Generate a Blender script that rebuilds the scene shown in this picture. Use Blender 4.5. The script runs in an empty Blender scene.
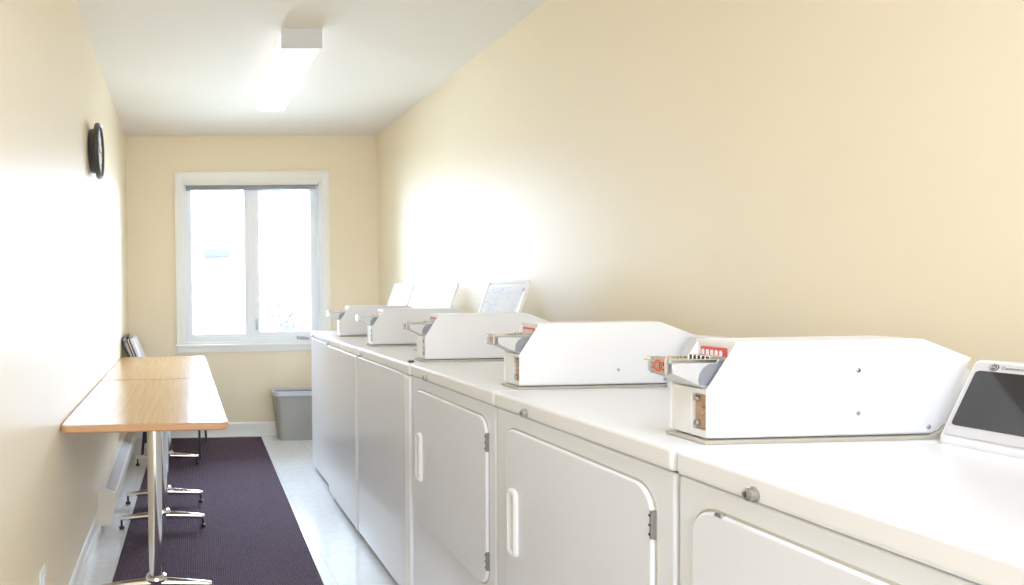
import bpy, bmesh, math, random
from mathutils import Vector, Matrix
random.seed(7)
SC = bpy.context.scene
C = SC.collection
PI = math.pi

# ------------------------------------------------------------------ materials
def mat(name, col, rough=.5, metal=0., spec=.5, var=.0, vscale=6., bump=0., bscale=200., emit=None, estr=0., coat=0.):
    m = bpy.data.materials.new(name); m.use_nodes = True
    nt = m.node_tree; b = nt.nodes['Principled BSDF']
    b.inputs['Roughness'].default_value = rough
    b.inputs['Metallic'].default_value = metal
    b.inputs['Specular IOR Level'].default_value = spec
    b.inputs['Coat Weight'].default_value = coat
    b.inputs['Base Color'].default_value = (*col, 1)
    tc = nt.nodes.new('ShaderNodeTexCoord')
    if var:
        n = nt.nodes.new('ShaderNodeTexNoise'); n.inputs['Scale'].default_value = vscale; n.inputs['Detail'].default_value = 4
        nt.links.new(tc.outputs['Object'], n.inputs['Vector'])
        r = nt.nodes.new('ShaderNodeMix'); r.data_type = 'RGBA'
        r.inputs[6].default_value = (*[c * (1 - var) for c in col], 1)
        r.inputs[7].default_value = (*[min(1, c * (1 + var)) for c in col], 1)
        nt.links.new(n.outputs['Fac'], r.inputs[0]); nt.links.new(r.outputs[2], b.inputs['Base Color'])
    if bump:
        n2 = nt.nodes.new('ShaderNodeTexNoise'); n2.inputs['Scale'].default_value = bscale
        nt.links.new(tc.outputs['Object'], n2.inputs['Vector'])
        bp = nt.nodes.new('ShaderNodeBump'); bp.inputs['Strength'].default_value = bump; bp.inputs['Distance'].default_value = .002
        nt.links.new(n2.outputs['Fac'], bp.inputs['Height']); nt.links.new(bp.outputs['Normal'], b.inputs['Normal'])
    if emit:
        b.inputs['Emission Color'].default_value = (*emit, 1); b.inputs['Emission Strength'].default_value = estr
    return m

def lin(r, g, b):
    f = lambda c: (c / 255 / 12.92) if c / 255 <= .04045 else ((c / 255 + .055) / 1.055) ** 2.4
    return (f(r), f(g), f(b))

M = {}
M['wall'] = mat('wall_paint', lin(246, 228, 190), .42, spec=.5, var=.015, vscale=2, bump=.06, bscale=160)
M['ceil'] = mat('ceiling_paint', lin(240, 233, 220), .75, var=.015, vscale=3, bump=.15, bscale=90)
M['trim'] = mat('trim_paint', lin(250, 247, 238), .35, var=.01, vscale=5)
M['vinyl'] = mat('window_vinyl', lin(250, 251, 252), .35, var=.01, vscale=8)
def translucent(m, f):
    nt = m.node_tree; b = nt.nodes['Principled BSDF']; o = nt.nodes['Material Output']
    t = nt.nodes.new('ShaderNodeBsdfTranslucent'); t.inputs[0].default_value = (.95, .97, 1, 1)
    x = nt.nodes.new('ShaderNodeMixShader'); x.inputs[0].default_value = f
    nt.links.new(b.outputs[0], x.inputs[1]); nt.links.new(t.outputs[0], x.inputs[2]); nt.links.new(x.outputs[0], o.inputs[0])
translucent(M['vinyl'], .045)
M['enamel'] = mat('appliance_enamel', lin(240, 241, 247), .15, spec=.5, var=.006, vscale=3)
M['enamel_top'] = mat('appliance_top_enamel', lin(246, 244, 243), .25, var=.008, vscale=3)
M['powder'] = mat('coin_box_powder_coat', lin(246, 245, 244), .35, var=.008, vscale=6)
M['gasket'] = mat('grey_beige_gasket', lin(186, 178, 158), .6, var=.05, vscale=30)
M['dark'] = mat('dark_recess', (.015, .015, .016), .6, var=.2, vscale=20)
M['chrome'] = mat('polished_chrome', (.80, .78, .75), .12, metal=1, var=.03, vscale=12)
M['steel'] = mat('brushed_steel', (.42, .41, .40), .35, metal=1, var=.06, vscale=40)
M['hinge'] = mat('hinge_metal', lin(128, 126, 126), .4, metal=.7, var=.1, vscale=60)
M['brass'] = mat('bronze_lock_plate', lin(196, 160, 128), .4, metal=.6, var=.15, vscale=60)
M['red'] = mat('red_slot_label', lin(222, 72, 58), .45, var=.05, vscale=60)
M['tan'] = mat('tan_label', lin(205, 170, 140), .5, var=.1, vscale=60)
M['ink'] = mat('black_print', (.02, .02, .022), .5, var=.1, vscale=50)
M['white'] = mat('white_plastic', lin(247, 246, 245), .35, var=.008, vscale=10)
M['grey_slide'] = mat('grey_slide_metal', lin(212, 211, 208), .35, metal=.3, var=.05, vscale=30)
M['slate'] = mat('slate_grey_metal', lin(140, 142, 152), .4, metal=.4, var=.06, vscale=30)
M['bezel'] = mat('control_bezel_grey', lin(214, 209, 206), .4, var=.01, vscale=10)
M['glassblack'] = mat('dark_control_glass', lin(28, 27, 28), .10, var=.05, vscale=4)
M['black'] = mat('black_plastic', (.012, .012, .013), .35, var=.2, vscale=20)
M['face'] = mat('clock_face', lin(226, 224, 214), .4, var=.02, vscale=10)
M['bin'] = mat('grey_bin_plastic', lin(150, 146, 136), .5, var=.04, vscale=10, bump=.1, bscale=250)
M['liner'] = mat('bin_rim_plastic', lin(196, 198, 204), .45, var=.03, vscale=14)
M['heater'] = mat('heater_enamel', lin(238, 228, 208), .4, var=.02, vscale=8)
M['edge'] = mat('oak_table_edge', lin(206, 150, 98), .4, var=.12, vscale=30)
M['blind'] = mat('blind_slats_grey', lin(168, 170, 180), .6, var=.08, vscale=60)  # one even grey for the gathered slats
M['endcap'] = mat('fixture_end_cap', lin(222, 220, 220), .5, var=.01, vscale=12)
M['diff'] = mat('fixture_diffuser', (.9, .9, .88), .5, var=.01, vscale=10, emit=(1, .98, .93), estr=1.3)
M['roof'] = mat('outdoor_awning_grey', (.034, .034, .036), .8, spec=0, var=.1, vscale=5)
M['siding'] = mat('outdoor_white_siding', (.85, .86, .86), .7, var=.03, vscale=3)
M['leaf'] = mat('outdoor_leaves', (.052, .066, .046), .8, spec=0, var=.3, vscale=6)
M['bark'] = mat('outdoor_bark', (.2, .15, .1), .8, var=.3, vscale=15)
M['lawn'] = mat('outdoor_ground', (.5, .52, .46), .9, var=.2, vscale=2)

def m_floor():
    m = mat('vinyl_floor_tile', (.6, .6, .6), .16, spec=.5, bump=.03, bscale=40); nt = m.node_tree; b = nt.nodes['Principled BSDF']
    tc = nt.nodes.new('ShaderNodeTexCoord')
    br = nt.nodes.new('ShaderNodeTexBrick'); br.offset = 0
    for k, v in (('Scale', 1.), ('Mortar Size', .0015), ('Brick Width', .305), ('Row Height', .305), ('Bias', 0.)): br.inputs[k].default_value = v
    br.inputs['Color1'].default_value = (*lin(236, 237, 236), 1); br.inputs['Color2'].default_value = (*lin(232, 233, 232), 1)
    br.inputs['Mortar'].default_value = (*lin(205, 206, 206), 1)
    nt.links.new(tc.outputs['Object'], br.inputs['Vector'])
    n = nt.nodes.new('ShaderNodeTexNoise'); n.inputs['Scale'].default_value = 26; n.inputs['Detail'].default_value = 6
    nt.links.new(tc.outputs['Object'], n.inputs['Vector'])
    rmp = nt.nodes.new('ShaderNodeValToRGB'); rmp.color_ramp.elements[0].position = .35; rmp.color_ramp.elements[1].position = .7
    rmp.color_ramp.elements[0].color = (.90, .90, .90, 1); rmp.color_ramp.elements[1].color = (1, 1, 1, 1)
    nt.links.new(n.outputs['Fac'], rmp.inputs[0])
    mx = nt.nodes.new('ShaderNodeMix'); mx.data_type = 'RGBA'; mx.blend_type = 'MULTIPLY'; mx.inputs[0].default_value = 1
    nt.links.new(br.outputs['Color'], mx.inputs[6]); nt.links.new(rmp.outputs[0], mx.inputs[7])
    nt.links.new(mx.outputs[2], b.inputs['Base Color'])
    return m
M['floor'] = m_floor()

def m_rug():
    m = mat('ribbed_rug', (.03, .02, .03), .95, spec=.15); nt = m.node_tree; b = nt.nodes['Principled BSDF']
    tc = nt.nodes.new('ShaderNodeTexCoord')
    w = nt.nodes.new('ShaderNodeTexWave'); w.wave_type = 'BANDS'; w.bands_direction = 'X'
    w.inputs['Scale'].default_value = 32; w.inputs['Distortion'].default_value = .6; w.inputs['Detail Scale'].default_value = 6
    nt.links.new(tc.outputs['Object'], w.inputs['Vector'])
    n = nt.nodes.new('ShaderNodeTexNoise'); n.inputs['Scale'].default_value = 130; n.inputs['Detail'].default_value = 3
    nt.links.new(tc.outputs['Object'], n.inputs['Vector'])
    ad = nt.nodes.new('ShaderNodeMath'); ad.operation = 'MULTIPLY_ADD'; ad.inputs[1].default_value = .45
    nt.links.new(w.outputs['Fac'], ad.inputs[0]); nt.links.new(n.outputs['Fac'], ad.inputs[2])
    r = nt.nodes.new('ShaderNodeValToRGB')
    r.color_ramp.elements[0].position = .35; r.color_ramp.elements[0].color = (*lin(30, 20, 28), 1)
    r.color_ramp.elements[1].position = 1.05; r.color_ramp.elements[1].color = (*lin(88, 70, 84), 1)
    nt.links.new(ad.outputs[0], r.inputs[0]); nt.links.new(r.outputs[0], b.inputs['Base Color'])
    bp = nt.nodes.new('ShaderNodeBump'); bp.inputs['Strength'].default_value = .7; bp.inputs['Distance'].default_value = .004
    nt.links.new(ad.outputs[0], bp.inputs['Height']); nt.links.new(bp.outputs['Normal'], b.inputs['Normal'])
    return m
M['rug'] = m_rug()

def m_oak():
    m = mat('oak_laminate', (.6, .4, .2), .2, spec=.75); nt = m.node_tree; b = nt.nodes['Principled BSDF']
    tc = nt.nodes.new('ShaderNodeTexCoord'); mp = nt.nodes.new('ShaderNodeMapping'); mp.inputs['Scale'].default_value = (34, 1.1, 8)
    nt.links.new(tc.outputs['Object'], mp.inputs['Vector'])
    n = nt.nodes.new('ShaderNodeTexNoise'); n.inputs['Scale'].default_value = 2.2; n.inputs['Detail'].default_value = 6; n.inputs['Distortion'].default_value = .15
    nt.links.new(mp.outputs[0], n.inputs['Vector'])
    r = nt.nodes.new('ShaderNodeValToRGB')
    r.color_ramp.elements[0].position = .32; r.color_ramp.elements[0].color = (*lin(204, 156, 94), 1)
    r.color_ramp.elements[1].position = .68; r.color_ramp.elements[1].color = (*lin(224, 182, 118), 1)
    nt.links.new(n.outputs['Fac'], r.inputs[0]); nt.links.new(r.outputs[0], b.inputs['Base Color'])
    return m
M['oak'] = m_oak()

def m_glass():
    m = bpy.data.materials.new('window_glass'); m.use_nodes = True; nt = m.node_tree
    nt.nodes.remove(nt.nodes['Principled BSDF']); out = nt.nodes['Material Output']
    t = nt.nodes.new('ShaderNodeBsdfTransparent'); g = nt.nodes.new('ShaderNodeBsdfGlossy'); g.inputs['Roughness'].default_value = .02
    f = nt.nodes.new('ShaderNodeFresnel'); f.inputs['IOR'].default_value = 1.35
    mx = nt.nodes.new('ShaderNodeMixShader'); nt.links.new(f.outputs[0], mx.inputs[0]); nt.links.new(t.outputs[0], mx.inputs[1]); nt.links.new(g.outputs[0], mx.inputs[2])
    nt.links.new(mx.outputs[0], out.inputs[0]); return m
M['glass'] = m_glass()

def m_sheet():
    m = mat('printed_sheet', (.9, .9, .9), .5); nt = m.node_tree; b = nt.nodes['Principled BSDF']
    tc = nt.nodes.new('ShaderNodeTexCoord')
    v = nt.nodes.new('ShaderNodeTexVoronoi'); v.feature = 'DISTANCE_TO_EDGE'; v.inputs['Scale'].default_value = 42
    nt.links.new(tc.outputs['Object'], v.inputs['Vector'])
    n = nt.nodes.new('ShaderNodeTexNoise'); n.inputs['Scale'].default_value = 9; nt.links.new(tc.outputs['Object'], n.inputs['Vector'])
    ln = nt.nodes.new('ShaderNodeMath'); ln.operation = 'LESS_THAN'; ln.inputs[1].default_value = .08; nt.links.new(v.outputs['Distance'], ln.inputs[0])
    gt = nt.nodes.new('ShaderNodeMath'); gt.operation = 'GREATER_THAN'; gt.inputs[1].default_value = .5; nt.links.new(n.outputs['Fac'], gt.inputs[0])
    mu = nt.nodes.new('ShaderNodeMath'); mu.operation = 'MULTIPLY'; nt.links.new(ln.outputs[0], mu.inputs[0]); nt.links.new(gt.outputs[0], mu.inputs[1])
    mx = nt.nodes.new('ShaderNodeMix'); mx.data_type = 'RGBA'
    mx.inputs[6].default_value = (*lin(240, 242, 248), 1); mx.inputs[7].default_value = (*lin(214, 220, 238), 1)
    nt.links.new(mu.outputs[0], mx.inputs[0]); nt.links.new(mx.outputs[2], b.inputs['Base Color']); return m
M['sheet'] = m_sheet()

def m_stripe():
    m = mat('striped_chair_fabric', (.8, .8, .8), .85); nt = m.node_tree; b = nt.nodes['Principled BSDF']
    tc = nt.nodes.new('ShaderNodeTexCoord'); sp = nt.nodes.new('ShaderNodeSeparateXYZ'); nt.links.new(tc.outputs['Object'], sp.inputs[0])
    # stripes follow the thickness of the cushion (distance from its reclined back plane)
    a = nt.nodes.new('ShaderNodeMath'); a.operation = 'MULTIPLY_ADD'; a.inputs[1].default_value = .38
    nt.links.new(sp.outputs['Z'], a.inputs[0]); nt.links.new(sp.outputs['X'], a.inputs[2])
    r = nt.nodes.new('ShaderNodeValToRGB'); r.color_ramp.interpolation = 'CONSTANT'
    mr = nt.nodes.new('ShaderNodeMapRange'); mr.inputs['From Min'].default_value = -.045; mr.inputs['From Max'].default_value = .075
    nt.links.new(a.outputs[0], mr.inputs[0]); nt.links.new(mr.outputs[0], r.inputs[0])
    e = r.color_ramp.elements; W = (*lin(238, 236, 240), 1); P = (*lin(62, 48, 84), 1)
    e[0].position = 0; e[0].color = W; e[1].position = .30; e[1].color = P
    for p, c in ((.40, W), (.46, P), (.56, W)):
        k = e.new(p); k.color = c
    nt.links.new(r.outputs[0], b.inputs['Base Color']); return m
M['stripe'] = m_stripe()

# ------------------------------------------------------------------ mesh helpers
class MB:
    def __init__(s): s.bm = bmesh.new()
    def _merge(s, t):
        me = bpy.data.meshes.new('t'); t.to_mesh(me); t.free(); s.bm.from_mesh(me); bpy.data.meshes.remove(me); return s
    def box(s, x0, x1, y0, y1, z0, z1, bev=0, seg=2):
        t = bmesh.new(); bmesh.ops.create_cube(t, size=1)
        for v in t.verts:
            v.co = Vector((x0 + (v.co.x + .5) * (x1 - x0), y0 + (v.co.y + .5) * (y1 - y0), z0 + (v.co.z + .5) * (z1 - z0)))
        if bev: bmesh.ops.bevel(t, geom=t.edges[:], offset=bev, segments=seg, profile=.5, affect='EDGES')
        return s._merge(t)
    def prism(s, pts, axis, a0, a1, bev=0, seg=2):
        """polygon pts extruded along axis; pts are the other two coordinates in xyz order"""
        t = bmesh.new()
        def mk(p, a):
            return {'x': (a, p[0], p[1]), 'y': (p[0], a, p[1]), 'z': (p[0], p[1], a)}[axis]
        A = [t.verts.new(mk(p, a0)) for p in pts]; B = [t.verts.new(mk(p, a1)) for p in pts]; n = len(pts)
        t.faces.new(A); t.faces.new(B[::-1])
        for i in range(n): t.faces.new((A[(i + 1) % n], A[i], B[i], B[(i + 1) % n]))
        bmesh.ops.recalc_face_normals(t, faces=t.faces[:])
        if bev: bmesh.ops.bevel(t, geom=t.edges[:], offset=bev, segments=seg, profile=.5, affect='EDGES')
        return s._merge(t)
    def tube(s, p, r, seg=14, caps=True):
        """tube through points p with radius r (number or list)"""
        t = bmesh.new(); p = [Vector(q) for q in p]; rr = r if isinstance(r, (list, tuple)) else [r] * len(p)
        rings = []; up = None
        for i, q in enumerate(p):
            d = (p[min(i + 1, len(p) - 1)] - p[max(i - 1, 0)]).normalized()
            if up is None: up = d.orthogonal().normalized()
            a = (up - d * up.dot(d)).normalized(); b = d.cross(a); up = a
            rings.append([t.verts.new(q + rr[i] * (math.cos(2 * PI * k / seg) * a + math.sin(2 * PI * k / seg) * b)) for k in range(seg)])
        for i in range(len(p) - 1):
            for k in range(seg): t.faces.new((rings[i][k], rings[i][(k + 1) % seg], rings[i + 1][(k + 1) % seg], rings[i + 1][k]))
        if caps: t.faces.new(rings[0][::-1]); t.faces.new(rings[-1])
        bmesh.ops.recalc_face_normals(t, faces=t.faces[:])
        return s._merge(t)
    def lathe(s, prof, origin, axis, seg=40):
        """prof = [(radius, height along axis)]"""
        t = bmesh.new(); o = Vector(origin); ax = Vector(axis).normalized(); a = ax.orthogonal().normalized(); b = ax.cross(a)
        rings = []
        for r, h in prof:
            if r < 1e-6: rings.append([t.verts.new(o + ax * h)])
            else: rings.append([t.verts.new(o + ax * h + r * (math.cos(2 * PI * k / seg) * a + math.sin(2 * PI * k / seg) * b)) for k in range(seg)])
        for A, B in zip(rings, rings[1:]):
            for k in range(seg):
                f = [A[k % len(A)], A[(k + 1) % len(A)], B[(k + 1) % len(B)], B[k % len(B)]]
                g = []
                for v in f:
                    if v not in g: g.append(v)
                if len(g) > 2: t.faces.new(g)
        bmesh.ops.recalc_face_normals(t, faces=t.faces[:])
        return s._merge(t)
    def xf(s, m):
        bmesh.ops.transform(s.bm, matrix=m, verts=s.bm.verts[:]); return s

def rrect(x0, x1, y0, y1, r, n=6, corners=(1, 1, 1, 1)):
    pts = []
    for (cx, cy, a0, on) in ((x1 - r, y1 - r, 0, corners[0]), (x0 + r, y1 - r, 90, corners[1]), (x0 + r, y0 + r, 180, corners[2]), (x1 - r, y0 + r, 270, corners[3])):
        if on: pts += [(cx + r * math.cos(math.radians(a0 + 90 * k / n)), cy + r * math.sin(math.radians(a0 + 90 * k / n))) for k in range(n + 1)]
        else: pts.append((x1 if a0 in (0, 270) else x0, y1 if a0 in (0, 90) else y0))
    return pts

def obj(name, mb, m, parent=None, kind=None, label=None):
    bm = mb.bm if isinstance(mb, MB) else mb
    for e in bm.edges:
        if len(e.link_faces) == 2: e.smooth = e.calc_face_angle(0) < math.radians(38)
    for f in bm.faces: f.smooth = True
    me = bpy.data.meshes.new(name); bm.to_mesh(me); bm.free(); me.materials.append(m)
    o = bpy.data.objects.new(name, me); C.objects.link(o)
    wn = o.modifiers.new('weighted_normals', 'WEIGHTED_NORMAL'); wn.keep_sharp = True; wn.weight = 100
    if parent is not None:
        o.parent = parent
        # geometry was written in world coordinates: bring it to the parent's space
        w = parent
        mt = Matrix.Identity(4)
        chain = []
        while w is not None: chain.append(w); w = w.parent
        for q in reversed(chain): mt = mt @ Matrix.LocRotScale(q.location, q.rotation_euler, None)
        me.transform(mt.inverted())
    if kind: o['kind'] = kind
    if label: o['label'] = label
    return o

def paint_on(o, mb, m):
    """printed marks that belong to o's own surface: same mesh, second material (given in the world space of o)"""
    chain = []; w = o
    while w is not None: chain.append(w); w = w.parent
    mt = Matrix.Identity(4)
    for q in reversed(chain): mt = mt @ Matrix.LocRotScale(q.location, q.rotation_euler, None)
    mb.xf(mt.inverted()); o.data.materials.append(m); k = len(o.data.materials) - 1
    for f in mb.bm.faces: f.material_index = k
    t = bpy.data.meshes.new('t'); mb.bm.to_mesh(t); mb.bm.free()
    b = bmesh.new(); b.from_mesh(o.data); b.from_mesh(t); b.to_mesh(o.data); b.free(); bpy.data.meshes.remove(t)

def recentre(o, p):
    """put a top-level or part mesh's origin at p (in its parent's space)"""
    o.data.transform(Matrix.Translation(-Vector(p))); o.location = p; return o

def thing(name, label, cat, loc=(0, 0, 0), rz=0, group=None):
    o = bpy.data.objects.new(name, None); C.objects.link(o); o.location = loc; o.rotation_euler = (0, 0, rz)
    o.empty_display_size = .1
    o['label'] = label; o['category'] = cat
    if group: o['group'] = group
    return o

def text_mb(body, size, mtx, depth=.0006, spacing=1.):
    cu = bpy.data.curves.new('t', 'FONT'); cu.body = body; cu.size = size; cu.extrude = depth; cu.align_x = 'LEFT'; cu.align_y = 'CENTER'; cu.space_character = spacing
    o = bpy.data.objects.new('t', cu); C.objects.link(o)
    me = bpy.data.meshes.new_from_object(o.evaluated_get(bpy.context.evaluated_depsgraph_get()))
    bpy.data.objects.remove(o); bpy.data.curves.remove(cu)
    mb = MB(); mb.bm.from_mesh(me); bpy.data.meshes.remove(me); mb.xf(mtx); return mb

# ------------------------------------------------------------------ dimensions (metres; camera stands at x=y=0)
XL, XR, H, D, Y0 = -.4345, 1.614, 2.441, 5.634, -2.6
T = .14
# window opening in the back wall
WX0, WX1, WZ0, WZ1 = .012, 1.150, .752, 2.092

# ------------------------------------------------------------------ setting
obj('floor', MB().box(XL - T, XR + T, Y0 - T, D + T, -.12, 0), M['floor'], kind='structure')
obj('ceiling', MB().box(XL - T, XR + T, Y0 - T, D + T, H, H + .12), M['ceil'], kind='structure')
obj('wall_left', MB().box(XL - T, XL, Y0 - T, D + T, 0, H), M['wall'], kind='structure')
obj('wall_right', MB().box(XR, XR + T, Y0 - T, D + T, 0, H), M['wall'], kind='structure')
wb = MB().box(XL, WX0, D, D + T, 0, H).box(WX1, XR, D, D + T, 0, H).box(WX0, WX1, D, D + T, 0, WZ0).box(WX0, WX1, D, D + T, WZ1, H)
obj('wall_back', wb, M['wall'], kind='structure')
obj('wall_front', MB().box(XL, XR, Y0 - T, Y0, 0, H), M['wall'], kind='structure')
def base_prof(t=.016, h=.112): return [(0, 0), (t, 0), (t, h * .62), (t * .7, h * .68), (t * .7, h * .86), (t * .35, h * .95), (0, h)]
obj('baseboard_left', MB().prism([(XL + p, z) for p, z in base_prof(.018)], 'y', Y0, 3.44), M['trim'], kind='structure')
obj('baseboard_right', MB().prism([(XR - p, z) for p, z in base_prof()], 'y', Y0, D), M['trim'], kind='structure')
obj('baseboard_back', MB().prism([(D - p, z) for p, z in base_prof()], 'x', XL, XR), M['trim'], kind='structure')

# window: frame with casing, two sashes with panes
win = obj('window_1', MB()  # jamb lining of the opening
          .box(WX0, WX0 + .018, D - .002, D + T, WZ0, WZ1).box(WX1 - .018, WX1, D - .002, D + T, WZ0, WZ1)
          .box(WX0, WX1, D - .002, D + T, WZ1 - .018, WZ1).box(WX0, WX1, D - .002, D + T, WZ0, WZ0 + .018), M['vinyl'], kind='structure')
cs = MB()
cx0, cx1, cz1 = -.042, 1.207, 2.148
cs.box(cx0, WX0 + .004, D - .018, D, .752, cz1, .004).box(WX1 - .004, cx1, D - .018, D, .752, cz1, .004).box(WX0, WX1, D - .018, D, WZ1 - .006, cz1, .004)
cs.box(cx0 - .004, cx0 + .012, D - .024, D, .752, cz1, .003).box(cx1 - .012, cx1 + .004, D - .024, D, .752, cz1, .003).box(cx0, cx1, D - .024, D, cz1 - .012, cz1 + .002, .003)
obj('window_frame', cs, M['trim'], win, label='cream moulded casing around the window')
si = MB().box(cx0 - .012, cx1 + .012, D - .045, D + .05, .734, .754, .005).box(cx0, cx1, D - .02, D, .690, .736, .004)
obj('window_sill', si, M['trim'], win, label='cream sill with apron board')
yf0, yf1 = D + .055, D + .105
fr = MB()
fz0, fz1 = WZ0 + .012, WZ1 - .012
fr.box(WX0 + .012, .066, yf0, yf1, fz0, fz1, .004).box(1.108, WX1 - .012, yf0, yf1, fz0, fz1, .004)
fr.box(WX0 + .014, WX1 - .014, yf0 + .002, yf1 - .002, fz0 + .001, fz0 + .05, .003).box(WX0 + .014, WX1 - .014, yf0 + .002, yf1 - .002, fz1 - .04, fz1 - .001, .003)
fr.box(.545, .600, yf0 + .001, yf1 - .001, fz0 + .002, fz1 - .002, .004)
obj('outer_frame', fr, M['vinyl'], win)
def sash(x0, x1, name, w):
    z0, z1 = fz0 + .045, fz1 - .035; t = w
    s = MB().box(x0, x0 + t, yf0 + .008, yf1 + .01, z0, z1, .004).box(x1 - t, x1, yf0 + .008, yf1 + .01, z0, z1, .004)
    s.box(x0 + .003, x1 - .003, yf0 + .010, yf1 + .008, z0 + .001, z0 + t * .8, .003).box(x0 + .003, x1 - .003, yf0 + .010, yf1 + .008, z1 - t, z1 - .001, .003)
    o = obj(name, s, M['vinyl'], win)
    obj('pane', MB().box(x0 + t * .6, x1 - t * .6, yf0 + .03, yf0 + .034, z0 + t * .5, z1 - t * .6), M['glass'], o)
    return o
sash(.062, .548, 'fixed_sash', .028)
sash(.597, 1.112, 'casement_sash', .046)
obj('crank_handle', MB().box(.965, 1.045, yf0 - .016, yf0 + .004, fz0 + .012, fz0 + .028, .004).tube([(1.03, yf0 - .012, fz0 + .026), (.99, yf0 - .034, fz0 + .034), (.945, yf0 - .036, fz0 + .030)], .006).tube([(.945, yf0 - .036, fz0 + .016), (.945, yf0 - .036, fz0 + .046)], .007), M['steel'], win)
obj('sash_lock', MB().box(.606, .622, yf0 - .012, yf0 + .012, .86, .95, .004).box(.610, .618, yf0 - .026, yf0 - .010, .88, .93, .003), M['liner'], win)

# raised blind at the head of the window
bl = thing('window_blind', 'white blind raised to a thin grey stack across the top of the window', 'blind', (.58, D + .03, 2.06))
obj('headrail', MB().box(.034, 1.128, D + .006, D + .046, 2.044, 2.074, .004), M['trim'], bl)
st = MB()
for k in range(5): st.box(.045, 1.104, D + .006, D + .044, 2.005 + k * .0075, 2.0105 + k * .0075, .0015, 1)
obj('slat_stack', st, M['blind'], bl, label='grey stack of gathered slats')
obj('valance', MB().box(.022, 1.140, D - .012, D + .002, 2.062, 2.088, .004), M['trim'], bl)

# outlet plate low on the left wall
op = thing('wall_outlet', 'white outlet plate low on the left wall near the table', 'outlet', (XL, 2.092, .303))
obj('cover_plate', MB().box(XL, XL + .006, 2.055, 2.129, .245, .362, .0025), M['white'], op)
so = MB()
for z in (.281, .326): so.prism(rrect(2.076, 2.108, z - .014, z + .014, .008), 'x', XL + .006, XL + .009)
obj('socket', so, M['white'], op)

# baseboard heater
hy0, hy1 = 3.44, 5.56
ht = thing('baseboard_heater', 'long cream electric baseboard heater under the tables on the left wall', 'heater', (XL, 4.5, .03))
hp = [(XL + .001, .032), (XL + .064, .032), (XL + .070, .06), (XL + .096, .165), (XL + .091, .178), (XL + .022, .203), (XL + .001, .203)]
obj('heater_body', MB().prism(hp, 'y', hy0 + .006, hy1 - .006), M['heater'], ht)
for a, b_ in ((hy0, hy0 + .006), (hy1 - .006, hy1)):
    obj('end_cap', MB().prism([(x + (.003 if x > XL + .01 else 0), z + (.002 if z > .1 else -.002)) for x, z in hp], 'y', a, b_), M['heater'], ht)
obj('top_grille', MB().prism([(XL + .034, .1995), (XL + .082, .1825), (XL + .083, .1845), (XL + .035, .2015)], 'y', hy0 + .08, hy1 - .08), M['steel'], ht, label='thin metal outlet slot along the heater top')

# ceiling light
cl = thing('ceiling_light', 'long white fluorescent light fixture glowing on the ceiling', 'ceiling light', (.592, 3.91, H))
lx0, lx1, ly0, ly1, lz = .495, .690, 3.325, 4.500, 2.347
obj('mounting_tray', MB().box(lx0 + .012, lx1 - .012, ly0 + .01, ly1 - .01, H - .03, H - .0005), M['endcap'], cl)
df = [(lx0, H - .018), (lx0, lz + .018), (lx0 + .006, lz + .006), (lx0 + .018, lz), (lx1 - .018, lz), (lx1 - .006, lz + .006), (lx1, lz + .018), (lx1, H - .018)]
obj('diffuser', MB().prism(df, 'y', ly0 + .012, ly1 - .012), M['diff'], cl, label='glowing white wraparound diffuser')
for a, b_ in ((ly0, ly0 + .012), (ly1 - .012, ly1)):
    obj('end_cap', MB().prism(rrect(lx0 - .002, lx1 + .002, lz - .003, H - .0005, .006, 3), 'y', a, b_), M['endcap'], cl)

# wall clock
ck = thing('wall_clock', 'round black wall clock hanging high on the left wall', 'clock', (XL, 3.42, 1.878))
ko = (XL, 3.42, 1.878); kx = (1, 0, 0)
obj('clock_case', MB().lathe([(0, 0), (.100, 0), (.106, .008), (.108, .03), (.118, .036), (0, .036)], ko, kx, 56), M['black'], ck)
obj('bezel', MB().lathe([(.118, .028), (.131, .030), (.136, .038), (.134, .048), (.126, .055), (.121, .052), (.120, .044), (.118, .028)], ko, kx, 64), M['black'], ck)
fc = obj('clock_face', MB().lathe([(0, .040), (.121, .040), (.121, .0425), (0, .043)], ko, kx, 56), M['face'], ck)
for k in range(12):
    a = 2 * PI * k / 12; t = MB().box(-.0005, .0012, -.003, .003, .092, .112); t.xf(Matrix.Translation((XL + .0425, 3.42, 1.878)) @ Matrix.Rotation(a, 4, 'X'))
    obj('hour_mark', t, M['black'], fc)
for a, l, w in ((.9, .06, .004), (-1.5, .088, .003)):
    t = MB().box(0, .0015, -w, w, -.012, l); t.xf(Matrix.Translation((XL + .0450, 3.42, 1.878)) @ Matrix.Rotation(a, 4, 'X'))
    obj('clock_hand', t, M['black'], ck)

# ------------------------------------------------------------------ rug
rg = MB().prism(rrect(-.43, .43, -2.42, 2.42, .01, 2), 'z', 0, .004, .0015, 1)
o = obj('runner_rug', rg, M['rug']); o.location = (.135, 3.155, .0); o.rotation_euler = (0, 0, -.025)
o['label'] = 'long dark purple ribbed runner rug on the floor under the tables'; o['category'] = 'rug'

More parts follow.
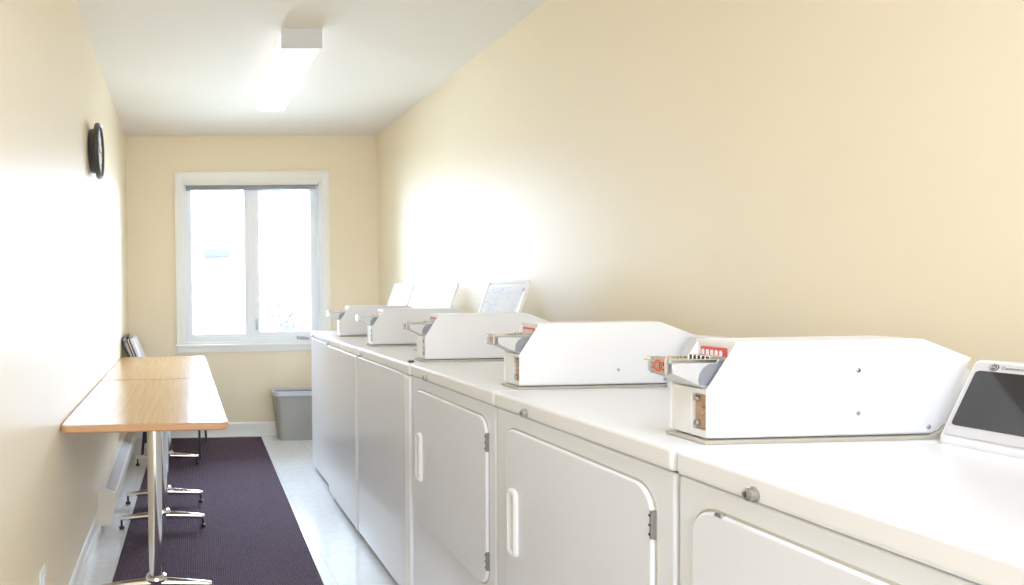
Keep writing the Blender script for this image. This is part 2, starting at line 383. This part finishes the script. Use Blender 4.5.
# ------------------------------------------------------------------ tables
ZT = .73
def table(name, label, cx, cy, ln, ped, rz):
    t = thing(name, label, 'table', (cx, cy, 0), rz, 'oak tables along the left wall')
    W = .588
    def L(mb): return mb.xf(Matrix.Translation((cx, cy, 0)) @ Matrix.Rotation(rz, 4, 'Z'))
    top = obj('tabletop', L(MB().prism(rrect(-W / 2 + .004, W / 2 - .004, -ln / 2 + .004, ln / 2 - .004, .032, 8), 'z', ZT - .022, ZT, .0015, 1)), M['oak'], t)
    ed = MB(); O = rrect(-W / 2, W / 2, -ln / 2, ln / 2, .036, 8); I = rrect(-W / 2 + .005, W / 2 - .005, -ln / 2 + .005, ln / 2 - .005, .031, 8)
    n = len(O); lv = [(I, ZT - .0005), (O, ZT - .004), (O, ZT - .022), (I, ZT - .027)]
    vs = [[ed.bm.verts.new((p[0], p[1], z)) for p in P] for P, z in lv]
    for j in range(3):
        for i in range(n): ed.bm.faces.new((vs[j][i], vs[j + 1][i], vs[j + 1][(i + 1) % n], vs[j][(i + 1) % n]))
    ed.bm.faces.new(vs[3])
    bmesh.ops.recalc_face_normals(ed.bm, faces=ed.bm.faces[:])
    obj('edge_band', L(ed), M['edge'], top, label='orange-brown wooden edge')
    for py in ped:
        y = py - cy; x = -.114 - cx
        # mounting plate is the head of the column
        p = obj('pedestal', L(MB().tube([(x, y, .075), (x, y, ZT - .032)], .0275, 24).box(x - .11, x + .11, y - .11, y + .11, ZT - .034, ZT - .0265, .002)), M['chrome'], t)
        obj('collar', L(MB().lathe([(.0285, .078), (.038, .082), (.042, .092), (.038, .102), (.0285, .106)], (x, y, 0), (0, 0, 1), 28)), M['chrome'], p)
        for s in (-1, 1):
            f = MB(); f.tube([(x + s * .02, y, .070), (x + s * .10, y, .066), (x + s * .198, y, .060), (x + s * .213, y, .059)], [.021, .0175, .012, .009], 14)
            fo = obj('foot', L(f), M['chrome'], t)
            zb = .0055
            obj('glide', L(MB().lathe([(0, zb - .001), (.013, zb - .001), (.014, .018), (.006, .022), (.006, .056), (0, .056)], (x + s * .203, y, 0), (0, 0, 1), 16)), M['black'], fo, label='black foot glide')
    return t
table('pedestal_table', 'oak-topped chrome pedestal table nearest the camera', -.137, 3.026, 1.222, (2.655, 3.462), 0)
table('pedestal_table', 'oak-topped chrome pedestal table at the far end, before the chair', -.137, 4.277, 1.256, (3.868, 4.722), 0)

# ------------------------------------------------------------------ chair beyond the tables
ch = thing('stacking_chair', 'black-framed chair with striped white and purple back beyond the far table', 'chair', (-.08, 5.18, 0))
obj('seat', MB().box(-.27, .12, 4.965, 5.395, .425, .462, .014, 3), M['stripe'], ch)
bk = MB().box(-.030, .042, 4.955, 5.405, -.165, .165, .022, 3); bk.xf(Matrix.Translation((-.335, 0, .690)) @ Matrix.Rotation(-.36, 4, 'Y'))
b = obj('backrest', bk, M['stripe'], ch, label='white backrest with dark purple stripes'); recentre(b, b.matrix_local.translation + Vector((-.255, 0, .690)))
for y in (4.935, 5.425):
    yy = 4.89 if y < 5 else 5.43; xx = .115 if y < 5 else .175
    obj('leg', MB().tube([(.03, y, .43), (.09, y, .425), (xx - .01, yy, .36), (xx, yy, .0045)], .0095, 12), M['black'], ch)
    rear = MB().tube([(-.30, y, .0045), (-.275, y, .25), (-.262, y, .46), (-.345, y, .66), (-.415, y, .80), (-.428, y, .842), (-.420, y + (.03 if y < 5 else -.03), .856)], .011, 12)
    obj('leg', rear, M['black'], ch)
obj('back_rail', MB().tube([(-.420, 4.963, .856), (-.420, 5.397, .856)], .011, 12), M['black'], ch)
obj('seat_frame', MB().tube([(-.265, 4.935, .43), (.05, 4.935, .43)], .01).tube([(-.265, 5.425, .43), (.05, 5.425, .43)], .01).tube([(-.20, 4.935, .422), (-.20, 5.425, .422)], .009).tube([(.06, 4.935, .422), (.06, 5.425, .422)], .009), M['black'], ch)

# ------------------------------------------------------------------ wastebasket
wbk = thing('wastebasket', 'grey rectangular plastic wastebasket against the back wall beside the washers', 'bin', (.90, 5.50, 0))
t = MB()
def ring(bm, x0, x1, y0, y1, r, z): return [bm.verts.new((p[0], p[1], z)) for p in rrect(x0, x1, y0, y1, r, 6)]
def bridge(bm, A, B):
    n = len(A)
    for i in range(n): bm.faces.new((A[i], A[(i + 1) % n], B[(i + 1) % n], B[i]))
r1 = ring(t.bm, .755, 1.045, 5.405, 5.585, .04, .001); r2 = ring(t.bm, .715, 1.085, 5.385, 5.605, .045, .375)
r3 = ring(t.bm, .722, 1.078, 5.392, 5.598, .040, .372); r4 = ring(t.bm, .762, 1.038, 5.412, 5.578, .036, .008)
t.bm.faces.new(r1); bridge(t.bm, r1, r2); bridge(t.bm, r2, r3); bridge(t.bm, r3, r4); t.bm.faces.new(r4)
bmesh.ops.recalc_face_normals(t.bm, faces=t.bm.faces[:])
obj('bin_body', t, M['bin'], wbk)
t = MB(); L_ = [(.712, 1.088, 5.382, 5.608, .047, .352), (.704, 1.096, 5.374, 5.614, .052, .360), (.704, 1.096, 5.374, 5.614, .052, .388), (.714, 1.086, 5.384, 5.606, .046, .392), (.720, 1.080, 5.390, 5.600, .042, .376)]
R_ = [ring(t.bm, *a) for a in L_]
for A, B in zip(R_, R_[1:]): bridge(t.bm, A, B)
bridge(t.bm, R_[-1], R_[0])
bmesh.ops.recalc_face_normals(t.bm, faces=t.bm.faces[:])
obj('rim', t, M['liner'], wbk, label='lighter grey rolled rim')

# ------------------------------------------------------------------ laundry machines
ZM = .914; ZL = .872; XB = 1.535
def coin_box(root, y, detail=3):
    """narrow coin-meter housing standing on the near end of a machine; y = its near face"""
    y1 = y + .092
    prof = [(.904, .926), (.904, 1.008), (.958, 1.089), (1.292, 1.089), (1.382, 1.054), (1.338, .944), (1.324, .930), (1.314, .926)]
    core = [(.930, .924), (.930, 1.003), (.957, 1.003), (.957, 1.086), (1.290, 1.086), (1.376, 1.052), (1.336, .944), (1.318, .924)]
    b = MB()
    b.prism(core, 'y', y + .003, y1 - .003)
    b.prism(prof, 'y', y, y + .004, .0012, 1); b.prism(prof, 'y', y1 - .004, y1, .0012, 1)      # side cheeks
    b.prism([(.905, 1.0005), (.905, 1.0085), (.960, 1.0085), (.960, 1.0005)], 'y', y + .004, y1 - .004)  # shelf under the slide
    b.prism([(.955, 1.085), (.955, 1.091), (1.293, 1.091), (1.383, 1.056), (1.380, 1.050), (1.290, 1.085)], 'y', y - .0005, y1 + .0005)  # cover top
    cb = obj('coin_box', b, M['powder'], root, label='white angled coin box')
    # white front plate with a rectangular opening for the lock, near side
    f = MB().box(.907, .932, y + .040, y1 - .004, .924, 1.001, .001, 1).box(.907, .932, y + .004, y + .042, .924, .936)
    obj('front_plate', f, M['powder'], cb)
    lp = MB().box(.914, .931, y + .005, y + .040, .937, 1.000, .001, 1)
    lp = obj('lock_plate', lp, M['brass'], cb, label='bronze lock plate')
    l = MB().lathe([(0, -.010), (.004, -.010), (.0045, -.006), (.010, -.0055), (.011, 0), (0, 0)], (.914, y + .017, .966), (1, 0, 0), 24)
    obj('lock_cylinder', l, M['brass'], cb)
    for z in (.946, .990):
        obj('bolt', MB().lathe([(0, -.006), (.004, -.006), (.006, -.003), (.006, 0), (0, 0)], (.914, y + .033, z), (1, 0, 0), 16), M['steel'], cb)
    # base gasket
    obj('base_gasket', MB().prism([(.898, ZM), (.898, .9205), (1.306, .9205), (1.322, .927), (1.338, .941), (1.344, .938), (1.328, .9185), (1.312, ZM)], 'y', y - .003, y1 + .003, .0015, 1), M['gasket'], cb, label='grey-beige strip under the box')
    # slot label on the upper recess
    sl = obj('slot_label', MB().box(.9545, .9572, y + .020, y + .080, 1.0535, 1.0785), M['red'], cb, label='red label with five white coin slots')
    ss = MB()
    for k in range(5):
        yc = y + .032 + k * .0105
        ss.prism(rrect(yc - .0030, yc + .0030, 1.060, 1.0735, .0029, 5), 'x', .9535, .956)
    paint_on(sl, ss, M['white'])
    # coin slide: tray, teeth, push head
    tr = MB().box(.844, .957, y + .0105, y + .078, 1.0555, 1.0585, .001, 1).box(.844, .957, y + .010, y + .013, 1.0545, 1.0615, .001, 1).box(.844, .957, y + .074, y + .077, 1.0545, 1.0615, .001, 1)
    for k in range(6):
        yc = y + .021 + k * .0100; tr.box(.925, .9545, yc, yc + .003, 1.057, 1.0645, .0008, 1)
    obj('coin_slide', tr, M['chrome'], cb, label='chrome push-in coin slide')
    gd = MB().prism([(.850, 1.0555), (.9545, 1.0555), (.9545, 1.0085), (.912, 1.0085), (.850, 1.036)], 'y', y + .011, y + .076, .002, 1)
    gd = obj('slide_guide', gd, M['grey_slide'], cb, label='pale grey guide under the coin slide')
    dm = MB().prism([(.945, 1.014), (.945, 1.0545), (.916, 1.053), (.905, 1.046), (.899, 1.036), (.897, 1.024), (.899, 1.016)], 'y', y + .0095, y + .012)
    paint_on(gd, dm, M['slate'])
    hd = MB().box(.8375, .8445, y + .010, y + .040, 1.034, 1.066, .002, 2)
    for k in range(4): hd.box(.8365, .8445, y + .040, y + .050, 1.035 + k * .008, 1.0405 + k * .008, .0012, 1)
    obj('slide_head', hd, M['steel'], cb, label='steel push head of the coin slide')
    if detail > 0:
        hl = MB().box(.8365, .838, y + .0112, y + .0388, 1.0365, 1.0635)
        hl = obj('head_label', hl, M['tan'], cb, label='tan and red price sticker')
        rr = MB().lathe([(.0072, -.0006), (.0108, -.0006), (.0108, .001), (.0072, .001), (.0072, -.0006)], (.8365, y + .027, 1.050), (1, 0, 0), 28)
        if detail > 2: paint_on(hl, rr, M['red'])
        else: rr.bm.free()
        ms = MB()
        for (dy, dz, w, h_) in ((-.0045, 0, .0012, .011), (.001, 0, .0045, .0012), (.001, .0045, .0045, .0012), (.001, -.0045, .0045, .0012), (-.0135, .004, .002, .008), (-.0135, -.006, .003, .003)):
            ms.box(.8356, .837, y + .027 + dy - w / 2, y + .027 + dy + w / 2, 1.050 + dz - h_ / 2, 1.050 + dz + h_ / 2)
        paint_on(hl, ms, M['ink'])
    if detail > 1:
        for (x, z) in ((1.177, 1.038), (1.177, .963), (1.306, .936))[0 if detail > 2 else 1:]:
            obj('screw', MB().lathe([(0, -.0018), (.003, -.0016), (.0042, -.0004), (.0042, .001), (0, .001)], (x, y, z), (0, 1, 0), 14), M['steel'], cb)

def console(root, y0, y1, panel=False):
    gm = .013 if panel else .10
    p = [(1.298, ZM - .001), (1.298, .926), (1.360, 1.052), (1.369, 1.056), (1.470, 1.048), (1.500, 1.020), (1.525, ZM - .001)]
    c = obj('control_console', MB().prism(p, 'y', y0, y1, .004, 2), M['enamel_top'], root)
    # front panel lies on the inclined face
    o = Vector((1.298, 0, .926)); u = Vector((1.360 - 1.298, 0, 1.052 - .926)); ln = u.length; u.normalize(); nrm = Vector((-u.z, 0, u.x))
    MX = Matrix(((0, u.x, nrm.x, o.x), (-1, 0, 0, 0), (0, u.z, nrm.z, o.z), (0, 0, 0, 1)))   # local x = -Y (towards camera), y = up the face, z = out
    def L(mb): return mb.xf(MX)
    bz = obj('control_panel', L(MB().prism(rrect(-y1 + .006, -y0 - .006, .004, ln - .001, .006, 4), 'z', -.004, .004, .0015, 1)), M['bezel'], c, label='light grey control panel')
    obj('display_glass', L(MB().prism(rrect(-y1 + gm, -y0 - .02, .022, ln - .0165, .006, 4), 'z', .002, .0055, .0006, 1)), M['glassblack'], c, label='dark glass control strip')
    if panel:
        lg = MB().lathe([(0, 0), (.0066, 0), (.0066, .0012), (0, .0014)], (-y1 + .036, ln - .0085, .004), (0, 0, 1), 32)
        L(lg); obj('logo_badge', lg, M['ink'], c, label='round dark badge with monogram')
        rg_ = MB().lathe([(.0049, .0012), (.0056, .0012), (.0056, .0018), (.0049, .0018), (.0049, .0012)], (-y1 + .036, ln - .0085, .004), (0, 0, 1), 32)
        tx = text_mb('GE', .0062, Matrix.Translation((-y1 + .0316, ln - .0085, .0056)), .0002, .9)
        me = bpy.data.meshes.new('t'); tx.bm.to_mesh(me); tx.bm.free(); rg_.bm.from_mesh(me); bpy.data.meshes.remove(me)
        obj('logo_monogram', L(rg_), M['bezel'], c)
        obj('brand_text', L(text_mb('Commercial', .0075, Matrix.Translation((-y1 + .046, ln - .0085, .0042)), .0002)), M['ink'], c, label='small dark lettering')

def lock_knob(root, xf, y):
    k = obj('lid_lock', MB().lathe([(0, -.013), (.006, -.013), (.0095, -.0115), (.0098, -.004), (.0115, -.003), (.0115, .001), (0, .001)], (xf, y, .885), (1, 0, 0), 28), M['steel'], root, label='round chrome key lock')
    obj('keyhole', MB().box(xf - .0142, xf - .0125, y - .0008, y + .0008, .881, .889), M['ink'], k)

def body(root, y0, y1, xf):
    g = .0025
    obj('cabinet', MB().box(xf, XB, y0 + g, y1 - g, .030, ZL - .002, .006, 3), M['enamel'], root)
    for x in (xf + .06, XB - .06):
        for y in (y0 + .06, y1 - .06):
            obj('levelling_foot', MB().lathe([(0, .0005), (.018, .0005), (.02, .006), (.01, .010), (.008, .032), (0, .032)], (x, y, 0), (0, 0, 1), 16), M['black'], root)
    obj('seam_strip', MB().box(xf + .006, XB - .004, y0 + .008, y1 - .008, ZL - .008, ZL + .006), M['dark'], root, label='dark seam under the top')

def top_slab(xf, y0, y1, hole=None):
    t = bmesh.new(); g = .0015
    x0, x1, a, b_ = xf - .006, XB + .003, y0 + g, y1 - g
    if not hole:
        return MB().box(x0, x1, a, b_, ZL, ZM, .009, 4)
    hx0, hx1, hy0, hy1 = hole
    xs = [x0, hx0, hx1, x1]; ys = [a, hy0, hy1, b_]
    V = [[[t.verts.new((x, y, z)) for y in ys] for x in xs] for z in (ZL, ZM)]
    for i in range(3):
        for j in range(3):
            if (i, j) == (1, 1): continue
            t.faces.new((V[1][i][j], V[1][i + 1][j], V[1][i + 1][j + 1], V[1][i][j + 1]))
            t.faces.new((V[0][i][j], V[0][i][j + 1], V[0][i + 1][j + 1], V[0][i + 1][j]))
    def wall(pts):
        for (p, q) in zip(pts, pts[1:]): t.faces.new((V[0][p[0]][p[1]], V[0][q[0]][q[1]], V[1][q[0]][q[1]], V[1][p[0]][p[1]]))
    wall([(0, 0), (1, 0), (2, 0), (3, 0), (3, 1), (3, 2), (3, 3), (2, 3), (1, 3), (0, 3), (0, 2), (0, 1), (0, 0)])
    wall([(1, 1), (1, 2), (2, 2), (2, 1), (1, 1)])
    bmesh.ops.recalc_face_normals(t, faces=t.faces[:])
    eps = 1e-5
    def outer(e):
        v = [w.co for w in e.verts]
        for k, val in ((0, x0), (0, x1), (1, a), (1, b_)):
            if all(abs(w[k] - val) < eps for w in v):
                if all(abs(w[2] - ZM) < eps for w in v) or all(abs(w[2] - ZL) < eps for w in v): return True
                if abs(v[0][2] - v[1][2]) > eps and any(abs(v[0][1 - k] - q) < eps for q in ((a, b_) if k == 0 else (x0, x1))): return True
        return False
    bmesh.ops.bevel(t, geom=[e for e in t.edges if outer(e)], offset=.009, segments=4, profile=.5, affect='EDGES')
    m = MB(); m.bm.free(); m.bm = t; return m

def dryer(label, y0, y1, knob, door, cb, detail, panel=False, xf=.835, latch=None):
    r = thing('tumble_dryer', label, 'dryer', (xf, (y0 + y1) / 2, 0), 0, 'row of coin laundry machines')
    body(r, y0, y1, xf)
    obj('top_panel', top_slab(xf, y0, y1), M['enamel_top'], r)
    lock_knob(r, xf - .0055, knob)
    d0, d1, z0, z1 = door
    # recessed dark joint, then the raised door
    obj('door_joint', MB().prism(rrect(d0 - .004, d1 + .004, z0 - .004, z1 + .004, .052, 8), 'x', xf - .0015, xf + .004), M['gasket'], r, label='grey joint around the door')
    d = obj('door', MB().prism(rrect(d0, d1, z0, z1, .05, 8), 'x', xf - .009, xf + .002, .005, 3), M['enamel'], r)
    hy = d1 - .055; h0, h1 = .512, .684
    hh = MB(); O = rrect(hy - .021, hy + .023, h0, h1, .016, 6); I = rrect(hy - .010, hy + .012, h0 + .016, h1 - .016, .009, 6)
    X = [(O, xf - .008), (O, xf - .015), ([((a[0] + b[0]) / 2, (a[1] + b[1]) / 2) for a, b in zip(O, I)], xf - .019), (I, xf - .015), (I, xf - .0098)]
    vs = [[hh.bm.verts.new((x, p[0], p[1])) for p in P] for P, x in X]; n = len(O)
    for A, B in zip(vs, vs[1:]):
        for i in range(n): hh.bm.faces.new((A[i], B[i], B[(i + 1) % n], A[(i + 1) % n]))
    hh.bm.faces.new(vs[-1])
    bmesh.ops.recalc_face_normals(hh.bm, faces=hh.bm.faces[:])
    obj('handle', hh, M['white'], d, label='white oval recessed grip')
    for z in (z1 - .066, z0 + .075):
        q = obj('hinge', MB().box(xf - .0065, xf - .001, d0 - .004, d0 + .004, z - .026, z + .026, .001, 1).tube([(xf - .0075, d0, z - .025), (xf - .0075, d0, z + .025)], .0038, 10), M['hinge'], r)
        for s in (-.017, 0, .017): obj('hinge_screw', MB().lathe([(0, -.0125), (.0026, -.0122), (.0028, -.008), (0, -.008)], (xf, d0 + .001, z + s), (1, 0, 0), 10), M['black'], q)
    if latch:
        obj('door_catch', MB().box(xf - .0105, xf - .002, latch - .007, latch + .007, z1 - .004, z1 + .003, .001, 1), M['steel'], r)
    coin_box(r, cb, detail)
    console(r, cb + .098 if not panel else .58, y1 - .001 if panel else y1 - .008, panel)
    return r

def washer(label, y0, y1, knob, strip, cb, detail, lid, xf, sheet):
    r = thing('washing_machine', label, 'washing machine', (xf, (y0 + y1) / 2, 0), 0, 'row of coin laundry machines')
    body(r, y0, y1, xf)
    l0, l1 = lid
    hole = (1.03, 1.285, max(l0 + .012, y0 + .03), min(l1 - .012, y1 - .03))
    obj('top_panel', top_slab(xf, y0, y1, hole), M['enamel_top'], r)
    tub = MB(); a = rrect(hole[0], hole[1], hole[2], hole[3], .02, 5)
    A = [tub.bm.verts.new((p[0], p[1], ZM - .004)) for p in a]; B = [tub.bm.verts.new((p[0], p[1], ZM - .03)) for p in a]
    c = ((hole[0] + hole[1]) / 2, (hole[2] + hole[3]) / 2); Q = [tub.bm.verts.new((c[0] + (p[0] - c[0]) * .92, c[1] + (p[1] - c[1]) * .92, .877)) for p in a]
    bridge(tub.bm, A, B); bridge(tub.bm, B, Q); tub.bm.faces.new(Q)
    obj('tub_mouth', tub, M['liner'], r)
    obj('front_panel', MB().box(xf - .003, xf + .012, y0 + strip, y1 - .003, .034, ZL - .006, .002, 2), M['enamel'], r)
    obj('corner_post', MB().box(xf - .006, xf + .012, y0 + .003, y0 + strip - .002, .032, ZL - .004, .004, 3), M['white'], r)
    lock_knob(r, xf - .0055, knob)
    # raised lid leaning on the console: local z up the lid, local -x towards the aisle
    hx, hz = 1.303, .922; tilt = math.atan2(1.408 - hx, 1.212 - hz); ln = math.hypot(1.408 - hx, 1.212 - hz) + .004
    MX = Matrix.Translation((hx, 0, hz)) @ Matrix.Rotation(tilt, 4, 'Y')
    ld = MB().prism(rrect(l0, l1, 0, ln, .018, 5), 'x', 0, .007, .002, 2)
    fr_ = [(rrect(l0, l1, 0, ln, .018, 5), -.004), (rrect(l0 + .010, l1 - .010, .010, ln - .012, .014, 5), -.004), (rrect(l0 + .014, l1 - .014, .014, ln - .016, .012, 5), .001)]
    rim = MB(); O = rrect(l0, l1, 0, ln, .018, 5); n = len(O)
    lv = [(O, .002)] + [(P, x) for P, x in fr_]
    vs = [[rim.bm.verts.new((x, p[0], p[1])) for p in P] for P, x in lv]
    for P_, R2 in zip(vs, vs[1:]):
        for i in range(n): rim.bm.faces.new((P_[i], R2[i], R2[(i + 1) % n], P_[(i + 1) % n]))
    bmesh.ops.recalc_face_normals(rim.bm, faces=rim.bm.faces[:])
    me = bpy.data.meshes.new('t'); rim.bm.to_mesh(me); rim.bm.free(); ld.bm.from_mesh(me); bpy.data.meshes.remove(me)
    L = obj('lid', ld.xf(MX), M['enamel_top'], r, label='open white lid seen from its underside')
    for yy in (l0 + .022, l1 - .022):
        obj('lid_bumper', MB().lathe([(0, -.006), (.004, -.005), (.0055, 0), (.0055, .003), (0, .003)], (-.003, yy, ln - .040 if yy < (l0 + l1) / 2 else ln - .012), (1, 0, 0), 14).xf(MX), M['grey_slide'], L)
    sh = obj('instruction_sheet', MB().box(-.0012, .0006, l0 + .034, l1 - .030, .03, ln - .03).xf(MX), M['sheet'] if sheet else M['white'], L, label='printed instruction sheet inside the lid' if sheet else 'plain white sheet inside the lid')
    coin_box(r, cb, detail)
    console(r, cb + .098, y1 - .008)
    return r

dryer('white coin dryer nearest the camera with dark control panel, cut by the right edge', .458, 1.134, .970, (.520, 1.092, .37, .834), .478, 0, True, latch=1.033)
dryer('white coin dryer second from the camera, between two other dryers', 1.1375, 1.8125, 1.642, (1.187, 1.752, .365, .832), 1.157, 3)
dryer('white coin dryer right next to the row of washers', 1.8155, 2.487, 2.326, (1.857, 2.440, .362, .832), 1.823, 2)
w2 = washer('white top-load washer beside the dryers, sketched sheet in its open lid', 2.4905, 3.2545, 3.165, .062, 2.549, 1, (2.750, 3.119), .830, True)
washer('white top-load washer in the middle, between two other washers', 3.2575, 3.915, 3.870, .030, 3.266, 0, (3.474, 3.850), .828, False)
washer('white top-load washer at the far end, nearest the window', 3.918, 4.560, 4.480, .012, 3.935, 0, (4.150, 4.530), .856, False)
obj('lid_catch', MB().box(.838, .860, 2.536, 2.552, ZM, ZM + .008, .003, 2), M['black'], w2, label='small black catch on the washer top')

# ------------------------------------------------------------------ outdoors
o = obj('outdoor_ground', MB().box(-30, 30, D + 1.2, 60, -1.1, -1.0), M['lawn'], kind='structure')
hs = thing('neighbour_house', 'washed-out white house with grey awning seen through the left pane', 'house', (-.4, 13.2, -1.0))
obj('house_wall', MB().box(-3.2, 1.15, 13.0, 17.0, -1.0, 4.2), M['siding'], hs)
obj('house_roof', MB().prism([(-3.6, 4.2), (1.55, 4.2), (-1.0, 6.2)], 'y', 12.7, 17.3), M['siding'], hs)
obj('awning', MB().prism([(12.35, 1.79), (12.35, 1.862), (13.0, 1.98), (13.0, 1.79)], 'x', .42, .86), M['roof'], hs, label='small dark grey awning')
tr = thing('leafy_tree', 'overexposed leafy bush outside the right window pane', 'tree', (1.38, 9.3, -1.0))
obj('trunk', MB().tube([(1.38, 9.3, -1.0), (1.35, 9.3, -.2), (1.40, 9.25, .5)], [.07, .05, .03], 10), M['bark'], tr)
lf = MB()
for k in range(420):
    a = random.gauss(0, 1), random.gauss(0, 1), random.gauss(0, 1)
    q = Vector((1.38 + a[0] * .16, 9.3 + a[1] * .2, .70 + a[2] * .28)); s = random.uniform(.03, .055)
    R = Matrix.Rotation(random.uniform(0, 6.28), 4, 'Z') @ Matrix.Rotation(random.uniform(-1.2, 1.2), 4, 'X')
    vs = [lf.bm.verts.new(q + (R @ Vector(p)) * s) for p in ((0, -1, 0), (.42, -.2, .06), (.3, .5, .04), (0, 1, 0), (-.3, .5, .04), (-.42, -.2, .06))]
    lf.bm.faces.new(vs)
obj('foliage', lf, M['leaf'], tr)

# ------------------------------------------------------------------ light
w = bpy.data.worlds.new('World'); SC.world = w; w.use_nodes = True
nt = w.node_tree; bg = nt.nodes['Background']; bg.inputs['Color'].default_value = (.76, .88, 1, 1); bg.inputs['Strength'].default_value = 30.0
def area(name, loc, rot, sx, sy, power, col=(1, 1, 1), portal=False):
    l = bpy.data.lights.new(name, 'AREA'); l.shape = 'RECTANGLE'; l.size = sx; l.size_y = sy; l.energy = power; l.color = col
    if portal: l.cycles.is_portal = True
    o = bpy.data.objects.new(name, l); C.objects.link(o); o.location = loc; o.rotation_euler = rot; return o
area('window_portal', ((WX0 + WX1) / 2, D + T + .03, (WZ0 + WZ1) / 2), (-PI / 2, 0, 0), WX1 - WX0 + .1, WZ1 - WZ0 + .1, 1, portal=True)
area('overhead_fill_near', (.59, .15, 2.36), (0, 0, 0), .2, 1.2, 17, (.84, .91, 1))  # added fill above the camera, out of view; no fixture modelled there
area('overhead_fill_rear', (.59, -1.7, 2.36), (0, 0, 0), .2, 1.2, 30, (.84, .91, 1))  # second added overhead fill, well behind the camera
area('rear_wall_fill', (.55, -2.3, 1.5), (PI / 2, 0, 0), 1.8, 1.6, 28, (.84, .91, 1))  # broad fill added before the rear wall to brighten the camera side

# ------------------------------------------------------------------ camera (fitted to the photo)
cam = bpy.data.cameras.new('Camera'); co = bpy.data.objects.new('Camera', cam); C.objects.link(co); SC.camera = co
f, cx, cy, ya, pi_, ro, h = 693.909, 211.9114, 306.6403, .0432, .0238, -.014, 1.1936
fw = Vector((math.sin(ya) * math.cos(pi_), math.cos(ya) * math.cos(pi_), -math.sin(pi_)))
r0 = Vector((math.cos(ya), -math.sin(ya), 0)); u0 = r0.cross(fw)
r = math.cos(ro) * r0 + math.sin(ro) * u0; u = -math.sin(ro) * r0 + math.cos(ro) * u0
mw = Matrix.Identity(4)
for i in range(3): mw[i][0], mw[i][1], mw[i][2] = r[i], u[i], -fw[i]
mw.translation = (0, 0, h); co.matrix_world = mw
cam.sensor_width = 36; cam.lens = f * 36 / 1024; cam.shift_x = (512 - cx) / 1024; cam.shift_y = (cy - 292.5) / 1024; cam.clip_start = .05
SC.view_settings.view_transform = 'Standard'; SC.view_settings.look = 'None'; SC.view_settings.exposure = .18; SC.view_settings.gamma = 1.25
SC.view_settings.use_white_balance = True; SC.view_settings.white_balance_temperature = 5650; SC.view_settings.white_balance_tint = 12
